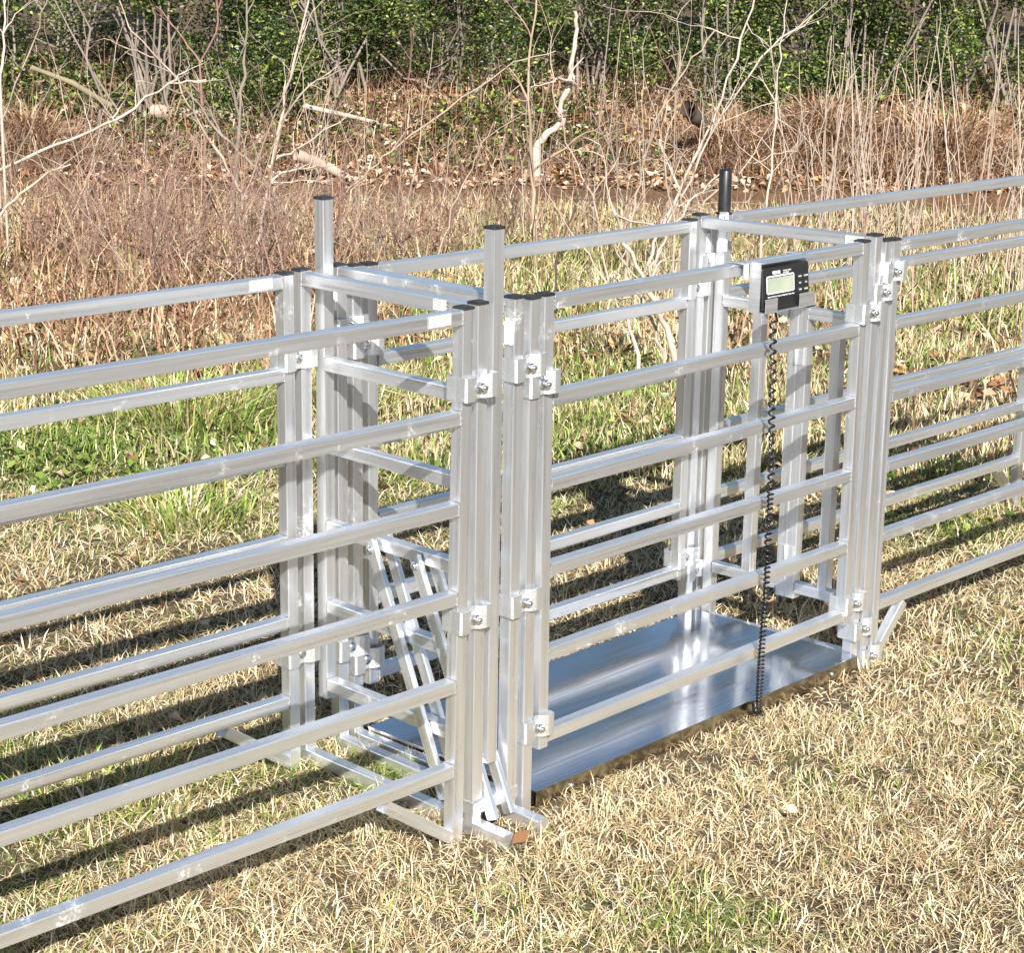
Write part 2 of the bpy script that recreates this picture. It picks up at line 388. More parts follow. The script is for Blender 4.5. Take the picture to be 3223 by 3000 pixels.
for z in (.705, .215):
    b = MB(); xh = XE(YC1) - .0042; yc = YC2 + T + .0003
    b.box((xh + .002, yc - .020, z - .024), (xh + .0041, yc + .020, z + .024)); b.lathe((xh, yc, z - .025), (0, 0, 1), [(0, .0028), (.001, .0036), (.049, .0036), (.050, .0028)], 10)
    h = b.build('hinge', ZINC, eg)
for z in (.128, .075):
    b = MB(); b.lathe((XE(YD) + .013, YD - .0002, z), (0, -1, 0), [(0, .0062), (.003, .006), (.005, .003)], 10); b.build('bolt', BOLT, eg)
b = MB(); b.box((1.3475, .4425, .925), (1.3530, .4645, 1.026)); hl = b.build('lever_shank', WHT, eg)
b = MB(); b.tube([(1.350, .4535, 1.019), (1.350, .4535, 1.1125), (1.350, .4535, 1.1165), (1.350, .4535, 1.1185)], [.0150, .0150, .0128, .0085], 18); b.build('grip', RUB, hl)
b = MB(); b.lathe((1.3474, .4465, 1.006), (-1, 0, 0), [(0, .0035), (.002, .0034), (.0028, .002)], 10); b.build('bolt', BOLT, hl)

# ------------------------------------------------------------------ steel weigh deck
X0, X1, Y0, Y1, ZP = .2285, 1.3367, .0022, .4784, .0289
wp = thing('weigh_platform', (.78, .24, 0), 'low mirror finish stainless steel weighing deck on the floor of the crate', 'scale platform')
b = MB(); b.bar((X0, (Y0 + Y1) / 2, ZP - .001), (X1, (Y0 + Y1) / 2, ZP - .001), Y1 - Y0, .002, r=.0006)
b.build('deck', STEEL, wp)
for (p, q) in (((X0, Y0), (X1, Y0)), ((X1, Y0), (X1, Y1)), ((X1, Y1), (X0, Y1)), ((X0, Y1), (X0, Y0))):
    dx, dy = (q[0] - p[0]), (q[1] - p[1]); l = math.hypot(dx, dy); nx, ny = dy / l * -.001, dx / l * .001
    b = MB(); b.bar((p[0] + nx, p[1] + ny, (ZP - .002 - .016) / 2), (q[0] + nx, q[1] + ny, (ZP - .002 - .016) / 2), .002, ZP - .002 + .016, r=.0003)
    b.build('skirt', SKIRT, wp)
for x in (.335, 1.235):
    b = MB(); b.lathe((x, Y0, .010), (0, -1, 0), [(0, .006), (.002, .0058), (.004, .004), (.005, .0015)], 12); b.build('bolt', BOLT, wp)

# ------------------------------------------------------------------ indicator and its bracket
hb = thing('display_bracket', (.94, 0, .95), 'open aluminium bracket hooked over the crate top rail, holding the black display', 'bracket')
HL, HR = .843, 1.022; yb, yf_ = -.0015, -.037
b = MB(); b.box((HL, yb - .0015, .900), (HR, yb, 1.003)); b.build('back_plate', ALU, hb)
b = MB(); b.box((HL, yf_, 1.0005), (HR, .008, 1.0022)); b.build('top_plate', ALU, hb)
b = MB(); b.box((HL, yf_ + .008, .900), (HL + .0016, yb - .0017, 1.0003)); b.build('side_plate', ALU, hb)
b = MB(); b.box((HL, -.044, .8985), (HR, yb - .0017, .9000)); b.build('tray', ALU, hb)
for (xa, xb_) in ((HL + .001, .885), (.962, 1.012)):
    b = MB(); b.box((xa, -.0445, .9002), (xb_, -.0430, .9285)); b.build('tray_lip', ALU, hb)
for x in (HL - .022, HR + .006):
    b = MB(); b.box((x, yb - .0012, .9985), (x + .017, .043, 1.0003)); b.box((x, yb - .0012, .966), (x + .017, yb + .0004, .9985)); b.build('hook_strap', ALU, hb)

dp = thing('weight_display', (.93, -.02, .95), 'black digital weight display with grey screen, resting in the rail bracket', 'display')
DX0, DX1, DZ0, DZ1 = .8495, 1.0135, .9020, .9900
yF = lambda z: -.0345 + (z - DZ0) / (DZ1 - DZ0) * .0075
bm = bmesh.new()
bmesh.ops.create_cube(bm, size=1)
for v in bm.verts:
    x = DX0 if v.co.x < 0 else DX1; z = DZ0 if v.co.z < 0 else DZ1
    y = yF(z) if v.co.y < 0 else yF(z) + .026
    v.co = (x, y, z)
bmesh.ops.bevel(bm, geom=[e for e in bm.edges], offset=.0055, segments=4, profile=.6, affect='EDGES')
me = bpy.data.meshes.new('casing'); bm.to_mesh(me); bm.free(); me.materials.append(BLK)
for p in me.polygons: p.use_smooth = True
me.transform(Matrix.Translation(-Vector(dp.location))); casing = bpy.data.objects.new('casing', me); link(casing, dp)
tilt = math.atan2(.0075, DZ1 - DZ0)
upv = Vector((0, math.sin(tilt), math.cos(tilt))); rtv = Vector((1, 0, 0)); nv = rtv.cross(upv)
DH = (DZ1 - DZ0) / math.cos(tilt); DW = DX1 - DX0
def dpt(u, v, off): return Vector((DX0, yF(DZ1), DZ1)) + rtv * (u * DW) - upv * (v * DH) + nv * off
def plate(b, u0, v0, u1, v1, off, th, r, mi=0):
    w, h = (u1 - u0) * DW, (v1 - v0) * DH; c = dpt((u0 + u1) / 2, (v0 + v1) / 2, off); pts = []
    for cx, cy, a0 in ((1, 1, 0), (-1, 1, 90), (-1, -1, 180), (1, -1, 270)):
        for a in (0, 30, 60, 90):
            t = math.radians(a0 + a); pts.append(c + rtv * (cx * (w / 2 - r) + r * math.cos(t)) + upv * (cy * (h / 2 - r) + r * math.sin(t)))
    n = len(pts); vs = pts + [p + nv * th for p in pts]
    b.add(vs, [[n + i for i in range(n)]] + [[i, (i + 1) % n, n + (i + 1) % n, n + i] for i in range(n)], None, mi)
b = MB(); plate(b, .085, .205, .665, .625, .0000, .0007, .004); b.build('screen_surround', WINK, dp)
b = MB(); plate(b, .100, .235, .650, .595, .0005, .0005, .002); b.build('screen_recess', BLK, dp)
b = MB(); plate(b, .104, .255, .640, .590, .0008, .0005, .002); b.build('screen', LCD, dp)
b = MB(); plate(b, .30, .80, .69, .985, .0000, .0012, .003); b.build('battery_cover', BLK, dp)
mbase = Matrix((rtv.to_4d(), upv.to_4d(), nv.to_4d(), (0, 0, 0, 1))).transposed(); mbase[3] = (0, 0, 0, 1)
def dtext(t, u, v, size, align='CENTER', bold=0., off=.0006, sx=1., par=None):
    mm = mbase.copy(); mm.translation = dpt(u, v, off); text_mesh(t, size, mm @ Matrix.Diagonal((sx, 1, 1, 1)), WINK, par or dp, 'lettering', align, bold)
dtext('VEVOR', .205, .145, .0098, 'LEFT', .00030, sx=.92)
dtext('TOUGH TOOLS', .430, .125, .0040, 'LEFT', .00008); dtext('HALF PRICE', .430, .172, .0040, 'LEFT', .00008)
dtext('Model: VS-TCS-5D AP', .100, .690, .0036, 'LEFT', .0001); dtext('Capacity: 500kg/1000lb', .315, .690, .0036, 'LEFT', .0001); dtext('Division: 200g', .535, .690, .0036, 'LEFT', .0001)
for r_, (ka, kb) in enumerate((('HOLD', 'ON/OFF'), ('PCS', 'C/R'), ('TARE', 'MODE'))):
    for c_, t in enumerate((ka, kb)):
        u = .735 + c_ * .128; v = .265 + r_ * .155
        b = MB(); plate(b, u, v, u + .104, v + .108, -.0002, .0011, .0018); kk = b.build('key', KEY, dp)
        dtext(t, u + .052, v + .056, .0040, 'CENTER', .0001, .0012, par=kk)

# coiled lead from the display to the deck
pts = []
def coil(p0, p1, turns, r, ph=0., seg=11, sag=0., pitch_pow=1.):
    out = []; p0 = np.array(p0); p1 = np.array(p1); n = int(turns * seg)
    for i in range(n + 1):
        t = i / n; a = 2 * math.pi * turns * (1 - (1 - t) ** pitch_pow) / 1. + ph
        c = p0 + (p1 - p0) * t + np.array([0, -sag * math.sin(math.pi * t), 0])
        wob = .0016 * math.sin(t * 23) + .001 * math.sin(t * 51)
        out.append((c[0] + wob + r * math.cos(a), c[1] + r * math.sin(a), c[2]))
    return out
pts = [(.909, -.020, .905), (.909, -.022, .895), (.9105, -.024, .884), (.913, -.026, .876)]
n_up = 0; zz = .872
a = 0.; z = .872
while z > .008:
    t = (.872 - z) / .864
    pitch = .0148 * (1 - t) ** 1.2 + .0078
    if .42 < t < .47 or .60 < t < .63: pitch = .0105
    r = .0058 + .0006 * math.sin(t * 37)
    cx = .9105 + .0165 * t + .0012 * math.sin(t * 21); cy = -.0165 - .010 * math.sin(math.pi * min(1, t * 1.05))
    pts.append((cx + r * math.cos(a), cy + r * math.sin(a), z)); a += 2 * math.pi / 11; z -= pitch / 11
cx, cz = .9275, .008
for i in range(150):                                             # turns back up to the deck edge
    t = i / 149; ang = math.pi * t
    c = (.9275 - .010 * min(1, t * 2.2), -.019 + .006 * t, .006 + .026 * max(0, t - .25) / .75)
    pts.append((c[0] + .0052 * math.cos(a), c[1] + .0052 * math.sin(a), c[2])); a += 2 * math.pi / 11 * 1.6
pts.append((.915, .001, .026))
b = MB(); b.tube(pts, .0026, 6); cb = b.build('coiled_cable', WIRE, None, org=(.92, -.02, .45))
tag(cb, 'black coiled cable hanging from the display down to the deck edge', 'cable')

# ------------------------------------------------------------------ clamps that join neighbouring posts
CL = .048
def clamp_proto(nut):
    root = thing('tube_clamp', (0, 0, 0), 'x', 'clamp', 'bolted tube clamps')
    def strip(name, sgn, y0):
        h = .0212; th = .0034
        prof = [(-.0385, .012), (-.0392, -.006), (-.036, -.0098), (-.020, -.0100), (-.013, -.0080), (-.006, -.0005), (.0, .0020), (.005, .0005), (.012, -.0075), (.021, -.0118), (.031, -.0122), (.0365, -.0100), (.0385, -.004), (.0388, .008)]
        b = MB(); n = len(prof); vs = []
        for zz_ in (-h, h):
            for (x, y) in prof: vs.append((x, y0 + sgn * y, zz_ + (.0015 * math.sin(x * 60))))
        for zz_ in (-h, h):
            for (x, y) in prof: vs.append((x * .985, y0 + sgn * (y + th), zz_ + (.0015 * math.sin(x * 60))))
        fs = []
        for i in range(n - 1):
            fs += [[i, i + 1, n + i + 1, n + i], [2 * n + i, 3 * n + i, 3 * n + i + 1, 2 * n + i + 1], [i, 2 * n + i, 2 * n + i + 1, i + 1], [n + i, n + i + 1, 3 * n + i + 1, 3 * n + i]]
        fs += [[0, n, 3 * n, 2 * n], [n - 1, 3 * n - 1, 4 * n - 1, 2 * n - 1]]
        b.add(vs, fs, None, 0, False); b.build(name, ZINC, root)
    strip('front_plate', 1, -.0022); strip('back_plate', -1, T + .0022)
    b = MB(); y0 = -.0005
    if nut:
        b.lathe((0, .03, 0), (0, -1, 0), [(0, .0048), (.0500, .0048), (.0512, .0036)], 12)
        b.lathe((0, y0 + .001, 0), (0, -1, 0), [(0, .0105), (.0018, .0105)], 16)
        b.lathe((0, y0 - .0008, 0), (0, -1, 0), [(0, .0094), (.0085, .0094), (.0095, .0078)], 6, 0, False)
    else:
        b.lathe((0, .03, 0), (0, -1, 0), [(0, .0040), (.03, .0040)], 12)
        b.lathe((0, y0 + .0015, 0), (0, -1, 0), [(0, .0120), (.002, .0120), (.0055, .0104), (.0082, .0070), (.0092, .002)], 18)
    b.build('bolt', BOLT, root)
    return root
PN, PH_ = clamp_proto(True), clamp_proto(False)
clamps = [
 (0, .0400, -.0125, .862, 'upper galvanized clamp joining the nearest left panel to the entry gate frame'),
 (0, .0400, -.0055, .430, 'mid height clamp between nearest left panel and entry gate frame'),
 (0, .1815, .001, .876, 'upper clamp on the entry gate frame, left of the one by the crate side'),
 (0, .1815, .001, .428, 'mid height clamp joining the entry gate frame to the slim frame'),
 (0, .2275, .006, .838, 'upper clamp joining the slim frame to the near crate side'),
 (0, .2275, .004, .163, 'low clamp just above the deck corner at the near crate side'),
 (0, 1.3275, .020, .838, 'lowest of three upper clamps at the right corner, below the display'),
 (0, 1.3735, .022, .879, 'middle of three stepped upper clamps at the right corner'),
 (0, 1.4140, .022, .921, 'topmost of three stepped upper clamps, on the front right panel'),
 (0, 1.3275, .018, .157, 'highest of three stepped low clamps at the right corner'),
 (0, 1.3735, .020, .085, 'middle of three stepped low clamps, beside the right end of the deck'),
 (0, 1.4140, .020, .008, 'lowest clamp in the grass beside the white foot brace'),
 (1, .0545, .485, .838, 'upper round headed clamp on the back left panel post'),
 (1, .0545, .485, .233, 'low round headed clamp on the back left panel post'),
 (1, .1930, .488, .880, 'upper clamp on the far entry posts, half hidden by the nearest top rail'),
 (1, .1930, .488, .211, 'low round headed clamp on the far entry posts, left of a pair'),
 (1, .2380, .491, .838, 'upper round headed clamp at the left end of the far crate side'),
 (1, .2380, .491, .172, 'low round headed clamp at the far crate side, right of a pair'),
 (1, 1.3115, .496, .836, 'upper round headed clamp at the right end of the far crate side'),
 (1, 1.3115, .496, .166, 'low round headed clamp at the right end of the far crate side'),
 (1, 1.3530, .498, .892, 'high clamp beside the exit gate stile under the black grip'),
 (1, 1.3530, .498, .126, 'lowest clamp beside the exit gate stile, near the deck edge'),
]
used = {0: False, 1: False}
for kind, x, y, z, lab in clamps:
    src = (PN, PH_)[kind]
    if not used[kind]: o = src; used[kind] = True
    else:
        o = src.copy(); COL.objects.link(o)
        for ch in src.children:
            c = ch.copy(); COL.objects.link(c); c.parent = o
    o.location = (x, y, z); o.scale = (1.06, 1.05, 1.02); o.rotation_euler = (0, rnd.uniform(-.03, .03), 0); o['label'] = lab

# ================================================================== ground
def fast_mesh(name, V, F4, cols=None, m=None, smooth=False, F3=None, parent=None, colname='col'):
    """V (n,3), quads F4 (k,4) and/or triangles F3; cols per vertex"""
    me = bpy.data.meshes.new(name); V = np.ascontiguousarray(V, np.float32)
    me.vertices.add(len(V)); me.vertices.foreach_set('co', V.ravel())
    parts, starts, off = [], [], 0
    if F4 is not None and len(F4): parts.append(F4.ravel()); starts.append(off + np.arange(len(F4)) * 4); off += F4.size
    if F3 is not None and len(F3): parts.append(F3.ravel()); starts.append(off + np.arange(len(F3)) * 3); off += F3.size
    loops = np.concatenate(parts).astype(np.int32); st = np.concatenate(starts).astype(np.int32)
    me.loops.add(len(loops)); me.loops.foreach_set('vertex_index', loops)
    me.polygons.add(len(st)); me.polygons.foreach_set('loop_start', st)
    if smooth: me.polygons.foreach_set('use_smooth', np.ones(len(st), bool))
    if cols is not None:
        a = me.attributes.new(colname, 'FLOAT_COLOR', 'POINT'); c4 = np.ones((len(V), 4), np.float32); c4[:, :3] = cols; a.data.foreach_set('color', c4.ravel())
    me.update(calc_edges=True); me.validate()
    if m: me.materials.append(m)
    ob = bpy.data.objects.new(name, me); return link(ob, parent)

# colour plan of the lawn: green patches (world x, y, radius, strength)
GREEN = [(1.25, 2.95, .55, 1.), (1.05, 2.2, .45, .5), (1.7, 2.6, .5, .7), (3.3, 2.45, .55, .9), (2.6, 1.95, .5, .8), (2.0, 1.9, .5, .45), (2.7, 1.3, .4, .35), (5.4, 2.4, .6, .45), (4.4, 1.9, .5, .4), (4.1, 3.9, .6, .6),
         (.117, .304, .09, 1.1), (.0, .55, .22, .45), (-.5, .9, .4, .5), (-1.0, .5, .5, .3), (2.45, .55, .25, .45), (3.0, .9, .3, .5), (.75, -.30, .12, .35), (1.75, -.2, .2, .3), (1.2, -.6, .2, .3), (.1, -.55, .12, .5), (5.6, 4.6, .8, .5), (3.9, 6.0, .7, .4), (6.4, 3.0, .8, .4), (2.2, 3.6, .7, .6), (3.0, 3.3, .5, .6)]
BROWN = [(4.5, 2.55, .55, 1.), (4.35, 1.46, .42, .9), (5.3, 1.9, .4, .4), (3.35, 5.4, .9, .5), (2.0, 3.9, .5, .35), (7.0, 2.2, .6, .5)]
def blobs(L, x, y):
    g = np.zeros(np.shape(x))
    for bx, by, r, st in L:
        g = np.maximum(g, st * np.exp(-((x - bx) ** 2 + (y - by) ** 2) / (r * r)))
    return g
def green_at(x, y):
    d, s = ds(x, y)
    n = fbm(x * 2.3 + 3, y * 2.3 + 8, 4)
    return np.clip(blobs(GREEN, x, y) * (.6 + .9 * n) + sstep(.63, .80, n) * .24 + .07 * sstep(5, 6.5, d) + .08 * sstep(9, 10, d), 0, 1)
def brush_at(x, y):
    d, s = ds(x, y); w = (fbm(x * .7 + 9, y * .7 + 2) - .5) * 2.2
    return sstep(6.6, 8.0, d + w) * (1 - sstep(-.35, .25, s / d * 10 + .7 + w * .6)) * (1 - sstep(12.6, 13.4, d)) + sstep(9.6, 11., d + w) * .35 * (1 - sstep(12.6, 13.4, d))
def brown_at(x, y):
    n = fbm(x * 1.9 + 31, y * 1.9 + 12, 3); return np.clip(blobs(BROWN, x, y) * (.5 + n) + .8 * np.clip(brush_at(x, y), 0, 1) * (.45 + n), 0, 1)

gd = np.concatenate([np.linspace(-60, -3, 14), np.arange(-2.4, 20, .16), np.linspace(20.5, 40, 24), np.linspace(45, 420, 14)])
gs = np.concatenate([np.linspace(-400, -14, 12), np.arange(-12, 12.01, .2), np.linspace(14, 400, 12)])
DD, SS = np.meshgrid(gd, gs, indexing='ij'); GX, GY = xy(DD, SS); GZ = height(GX, GY)
V = np.stack([GX, GY, GZ], -1).reshape(-1, 3); nd, ns = DD.shape
I = np.arange(nd * ns).reshape(nd, ns)
F4 = np.stack([I[:-1, :-1], I[:-1, 1:], I[1:, 1:], I[1:, :-1]], -1).reshape(-1, 4)[:, ::-1]
gr = green_at(GX, GY).ravel()[:, None]; br = brown_at(GX, GY).ravel()[:, None]; dd_ = DD.ravel()[:, None]
soil = np.array([.10, .068, .036]) * (1 - gr) + np.array([.06, .075, .025]) * gr
soil = soil * (1 - .8 * br) + np.array([.16, .095, .05]) * .8 * br
mudm = sstep(12.5, 13.1, dd_) * (1 - sstep(14.4, 15.0, dd_)); soil = soil * (1 - mudm) + np.array([.15, .078, .036]) * mudm
bank = sstep(14.4, 15.0, dd_); soil = soil * (1 - bank) + np.array([.12, .075, .045]) * bank
gm, nt, bb_ = mat('thatch_and_soil'); L = nt.links.new
at_ = N(nt, 'ShaderNodeAttribute', attribute_name='col'); tc = N(nt, 'ShaderNodeTexCoord')
n1 = N(nt, 'ShaderNodeTexNoise', Scale=45, Detail=8, Roughness=.75); L(tc.outputs['Object'], n1.inputs['Vector'])
n2 = N(nt, 'ShaderNodeTexNoise', Scale=7, Detail=5); L(tc.outputs['Object'], n2.inputs['Vector'])
r1 = ramp(nt, n1.outputs['Fac'], [(.30, (.35, .35, .35)), (.5, (.9, .88, .84)), (.72, (1.9, 1.75, 1.45))])
r2 = ramp(nt, n2.outputs['Fac'], [(.3, (.75, .75, .75)), (.7, (1.2, 1.2, 1.2))])
m1 = N(nt, 'ShaderNodeMix', data_type='RGBA', blend_type='MULTIPLY'); m1.inputs['Factor'].default_value = 1; L(at_.outputs['Color'], m1.inputs['A']); L(r1.outputs['Color'], m1.inputs['B'])
m2 = N(nt, 'ShaderNodeMix', data_type='RGBA', blend_type='MULTIPLY'); m2.inputs['Factor'].default_value = 1; L(m1.outputs['Result'], m2.inputs['A']); L(r2.outputs['Color'], m2.inputs['B'])
L(m2.outputs['Result'], bb_.inputs['Base Color']); bb_.inputs['Roughness'].default_value = .95
bp = N(nt, 'ShaderNodeBump', Strength=.9, Distance=.02); L(n1.outputs['Fac'], bp.inputs['Height']); L(bp.outputs['Normal'], bb_.inputs['Normal'])
go = fast_mesh('ground', V, F4, soil, gm, True); go['kind'] = 'structure'

# ------------------------------------------------------------------ leaf / blade materials with per-blade colours
def vcol_mat(name, rough=.6, trans=.3, spec=.3):
    m, nt, b = mat(name); L = nt.links.new
    a = N(nt, 'ShaderNodeAttribute', attribute_name='col'); L(a.outputs['Color'], b.inputs['Base Color'])
    b.inputs['Roughness'].default_value = rough; b.inputs['Specular IOR Level'].default_value = spec
    if trans:
        t = N(nt, 'ShaderNodeBsdfTranslucent'); L(a.outputs['Color'], t.inputs['Color'])
        mx = N(nt, 'ShaderNodeMixShader'); mx.inputs[0].default_value = trans
        L(b.outputs[0], mx.inputs[1]); L(t.outputs[0], mx.inputs[2]); L(mx.outputs[0], nt.nodes['Material Output'].inputs['Surface'])
    return m
BLADE = vcol_mat('grass_blades', .55, .25, .35); LEAF = vcol_mat('green_leaves', .42, .25, .5); DEAD = vcol_mat('dead_leaves', .7, .2, .2)
BARK = vcol_mat('dry_bark', .8, 0, .2)

def blades(name, x, y, ln, wd, t0, t1, az, cols, mt_, z=None):
    n = len(x); z = height(x, y) - .003 if z is None else z
    ax, ay = np.cos(az), np.sin(az)
    tm = (t0 + t1) / 2
    l1, l2 = ln * .5, ln * .5
    p0 = np.stack([x, y, z], -1)
    p1 = p0 + np.stack([ax * np.sin(t0) * l1, ay * np.sin(t0) * l1, np.cos(t0) * l1], -1)
    p2 = p1 + np.stack([ax * np.sin(t1) * l2, ay * np.sin(t1) * l2, np.cos(t1) * l2], -1)
    tw = R.normal(0, .7, n); wx, wy = -np.sin(az + tw), np.cos(az + tw); wv = np.stack([wx, wy, R.normal(0, .25, n)], -1) * wd[:, None] / 2
    V = np.stack([p0 - wv, p0 + wv, p1 + wv * .8, p1 - wv * .8, p2], 1).reshape(-1, 3)
    o = np.arange(n)[:, None] * 5
    F4 = o + np.array([[0, 1, 2, 3]]); F3 = o + np.array([[3, 2, 4]])
    c = np.repeat(cols, 5, axis=0)
    ob = fast_mesh(name, V, F4, c, mt_, False, F3); return ob

STRAW = np.array([[.70, .58, .35], [.62, .49, .28], [.78, .68, .47], [.52, .39, .21], [.36, .24, .12], [.74, .65, .47]])
GRN = np.array([[.13, .21, .035], [.19, .27, .05], [.10, .16, .03], [.27, .33, .08], [.33, .34, .11]])
def pick(P, n, jit=.15): return P[R.integers(0, len(P), n)] * (1 + R.normal(0, jit, (n, 1))).clip(.5, 1.6)

def scatter(dlo, dhi, dens, half=None):
    """points between two distances from the camera inside the (widened) view wedge"""
    w = lambda d: .255 * d * 1.22 + .35
    n = int(dens * (dhi - dlo) * (w(dlo) + w(dhi)))
    d = dlo + (dhi - dlo) * R.random(n); keep = R.random(n) < w(d) / w(dhi); d = d[keep]
    s = (R.random(len(d)) * 2 - 1) * w(d)
    return xy(d, s) + (d, s)

# lawn: many overlapping bands, one object
bx, by, bl, bw, bt0, bt1, baz, bc = [], [], [], [], [], [], [], []
def lawn(dlo, dhi, dens, lm, wm, up):
    x, y, d, s = scatter(dlo, dhi, dens)
    ok = ~((x > X0 - .004) & (x < X1 + .004) & (y > Y0 - .004) & (y < Y1 + .004))
    br = brown_at(x, y); ok &= R.random(len(x)) > br * .85
    tuft = fbm(x * 9, y * 9, 2); ok &= R.random(len(x)) < .35 + 1.1 * tuft
    x, y, d = x[ok], y[ok], d[ok]; n = len(x)
    g = green_at(x, y); isg = R.random(n) < g * .72 + .025
    c = np.where(isg[:, None], pick(GRN, n), pick(STRAW, n))
    tuft = fbm(x * 9, y * 9, 2)
    ln = lm * (.55 + .9 * R.random(n)) * (.65 + .8 * tuft) * np.where(isg, 1.1, 1.)
    if up:
        t0 = np.abs(R.normal(.35, .3, n)); t1 = t0 + np.abs(R.normal(.6, .45, n))
    else:
        flat = R.random(n) < .70
        t0 = np.where(flat, R.normal(1.15, .2, n), np.abs(R.normal(.65, .3, n))); t1 = np.where(flat, R.normal(1.5, .15, n), t0 + np.abs(R.normal(.5, .4, n)))
    near = (x > X0 - .1) & (x < X1 + .05) & (y > -.10) & (y < Y0); ln = np.where(near, ln * .8, ln)
    t0 = t0.clip(0, 1.45); t1 = t1.clip(.1, 1.75)
    bx.append(x); by.append(y); bl.append(ln); bw.append(wm * (.6 + .8 * R.random(n)) * np.where(isg, 1.25, 1)); bt0.append(t0); bt1.append(t1); baz.append(R.random(n) * 2 * np.pi); bc.append(c)
lawn(2.3, 4.2, 30000, .040, .0023, False)
lawn(4.2, 6.2, 14000, .045, .0030, False)
lawn(6.2, 9.0, 4300, .075, .0046, True)
lawn(9.0, 12.6, 2200, .11, .0065, True)
lawn(12.6, 13.5, 500, .09, .006, True)
x = np.concatenate(bx); 
go = blades('grass', x, np.concatenate(by), np.concatenate(bl), np.concatenate(bw), np.concatenate(bt0), np.concatenate(bt1), np.concatenate(baz), np.concatenate(bc), BLADE)
tag(go, 'dry straw coloured lawn grass with scattered green patches', None, None, 'stuff')

# green weed leaves in the green patches (broad low leaves)
def leafcards(x, y, z, size, cols, upness, elong=1.6):
    """folded kite shaped leaves: returns V, F3, C"""
    n = len(x); az = R.random(n) * 2 * np.pi
    nrm = R.normal(0, 1, (n, 3)); nrm[:, 2] = np.abs(nrm[:, 2]) + upness; nrm /= np.linalg.norm(nrm, axis=1)[:, None]
    a = np.stack([np.cos(az), np.sin(az), R.normal(0, .4, n)], -1); a -= nrm * (a * nrm).sum(1)[:, None]; a /= np.linalg.norm(a, axis=1)[:, None]
    b = np.cross(nrm, a); p = np.stack([x, y, z], -1); s = size[:, None]
    fold = nrm * s * R.uniform(-.05, .28, (n, 1)); curl = nrm * s * R.uniform(-.3, .25, (n, 1))
    V = np.stack([p, p + a * s * .5 + b * s * .5 / elong + fold, p + a * s + curl, p + a * s * .5 - b * s * .5 / elong + fold], 1).reshape(-1, 3)
    o = np.arange(n)[:, None] * 4; F3 = np.concatenate([o + np.array([[0, 1, 2]]), o + np.array([[0, 2, 3]])])
    return V, F3, np.repeat(cols, 4, axis=0)
x, y, d, s = scatter(4.0, 9.5, 2400); g = green_at(x, y); k = R.random(len(x)) < np.clip(g - .3, 0, 1) * 1.2
x, y = x[k], y[k]; V, F3, C = leafcards(x, y, height(x, y) + R.random(len(x)) * .045, .018 + .026 * R.random(len(x)), pick(GRN * .9, len(x), .2), .8)
o = fast_mesh('ground_weeds', V, None, C, LEAF, False, F3); tag(o, 'low bright green broadleaf weeds in the lawn behind the panels', None, None, 'stuff')

BRN = np.array([[.30, .15, .07], [.24, .12, .06], [.40, .24, .12], [.16, .08, .045], [.56, .42, .28], [.44, .28, .19], [.62, .50, .38]])
# fallen leaves: sparse on the lawn, a thick bed on the bank
L1 = []
for dlo, dhi, dens, sz in ((2.4, 4.9, 30, .038), (4.7, 6.6, 170, .038), (6.5, 9.5, 330, .045), (9.5, 12.8, 330, .05), (14.3, 18.6, 1100, .055)):
    x, y, d, s = scatter(dlo, dhi, dens)
    if dlo > 12:
        ok = R.random(len(x)) < .25 + 1.2 * fbm(s * 1.3 + 7, d * 1.3 + 2) * (1 - .45 * sstep(16.5, 18, d))
    else: ok = R.random(len(x)) < .12 + 1.2 * brown_at(x, y) + .7 * sstep(.5, .7, fbm(x * 1.1 + 50, y * 1.1))
    ok &= ~((x > X0 - .03) & (x < X1 + .03) & (y > Y0 - .03) & (y < Y1 + .03))
    x, y = x[ok], y[ok]; n = len(x)
    L1.append(leafcards(x, y, height(x, y) + .012 + .03 * R.random(n), sz * (.6 + .8 * R.random(n)), pick(BRN, n, .22), 1.0, 1.7))
V = np.concatenate([a[0] for a in L1]); offs = np.cumsum([0] + [len(a[0]) for a in L1[:-1]]); F3 = np.concatenate([a[1] + o_ for a, o_ in zip(L1, offs)]); C = np.concatenate([a[2] for a in L1])
o = fast_mesh('leaf_litter', V, None, C, DEAD, False, F3); tag(o, 'brown fallen leaves on the lawn and thick on the creek bank', None, None, 'stuff')

# long dead grass and twigs lying in the brush zone and on the bank
x, y, d, s = scatter(6.6, 12.9, 650); n = len(x); ok = R.random(n) < .10 + 1.1 * np.clip(brush_at(x, y), 0, 1) * (.4 + fbm(x * .9 + 4, y * .9 + 61)); x, y, d = x[ok], y[ok], d[ok]
x2, y2, d2, s2 = scatter(14.6, 18.4, 520); x = np.concatenate([x, x2]); y = np.concatenate([y, y2]); d = np.concatenate([d, d2]); n = len(x)
DRYC = np.array([[.46, .31, .18], [.34, .20, .12], [.58, .44, .30], [.20, .11, .065], [.30, .16, .10]])
t0 = np.abs(R.normal(.55, .4, n)); t1 = t0 + np.abs(R.normal(.7, .5, n))
o = blades('dead_grass', x, y, .12 + .30 * R.random(n) ** 1.6, .005 + .005 * R.random(n), t0.clip(0, 1.4), t1.clip(.1, 2.3), R.random(n) * 2 * np.pi, pick(DRYC, n), BLADE)
tag(o, 'long dead tan grass stems lying through the brush and bank', None, None, 'stuff')

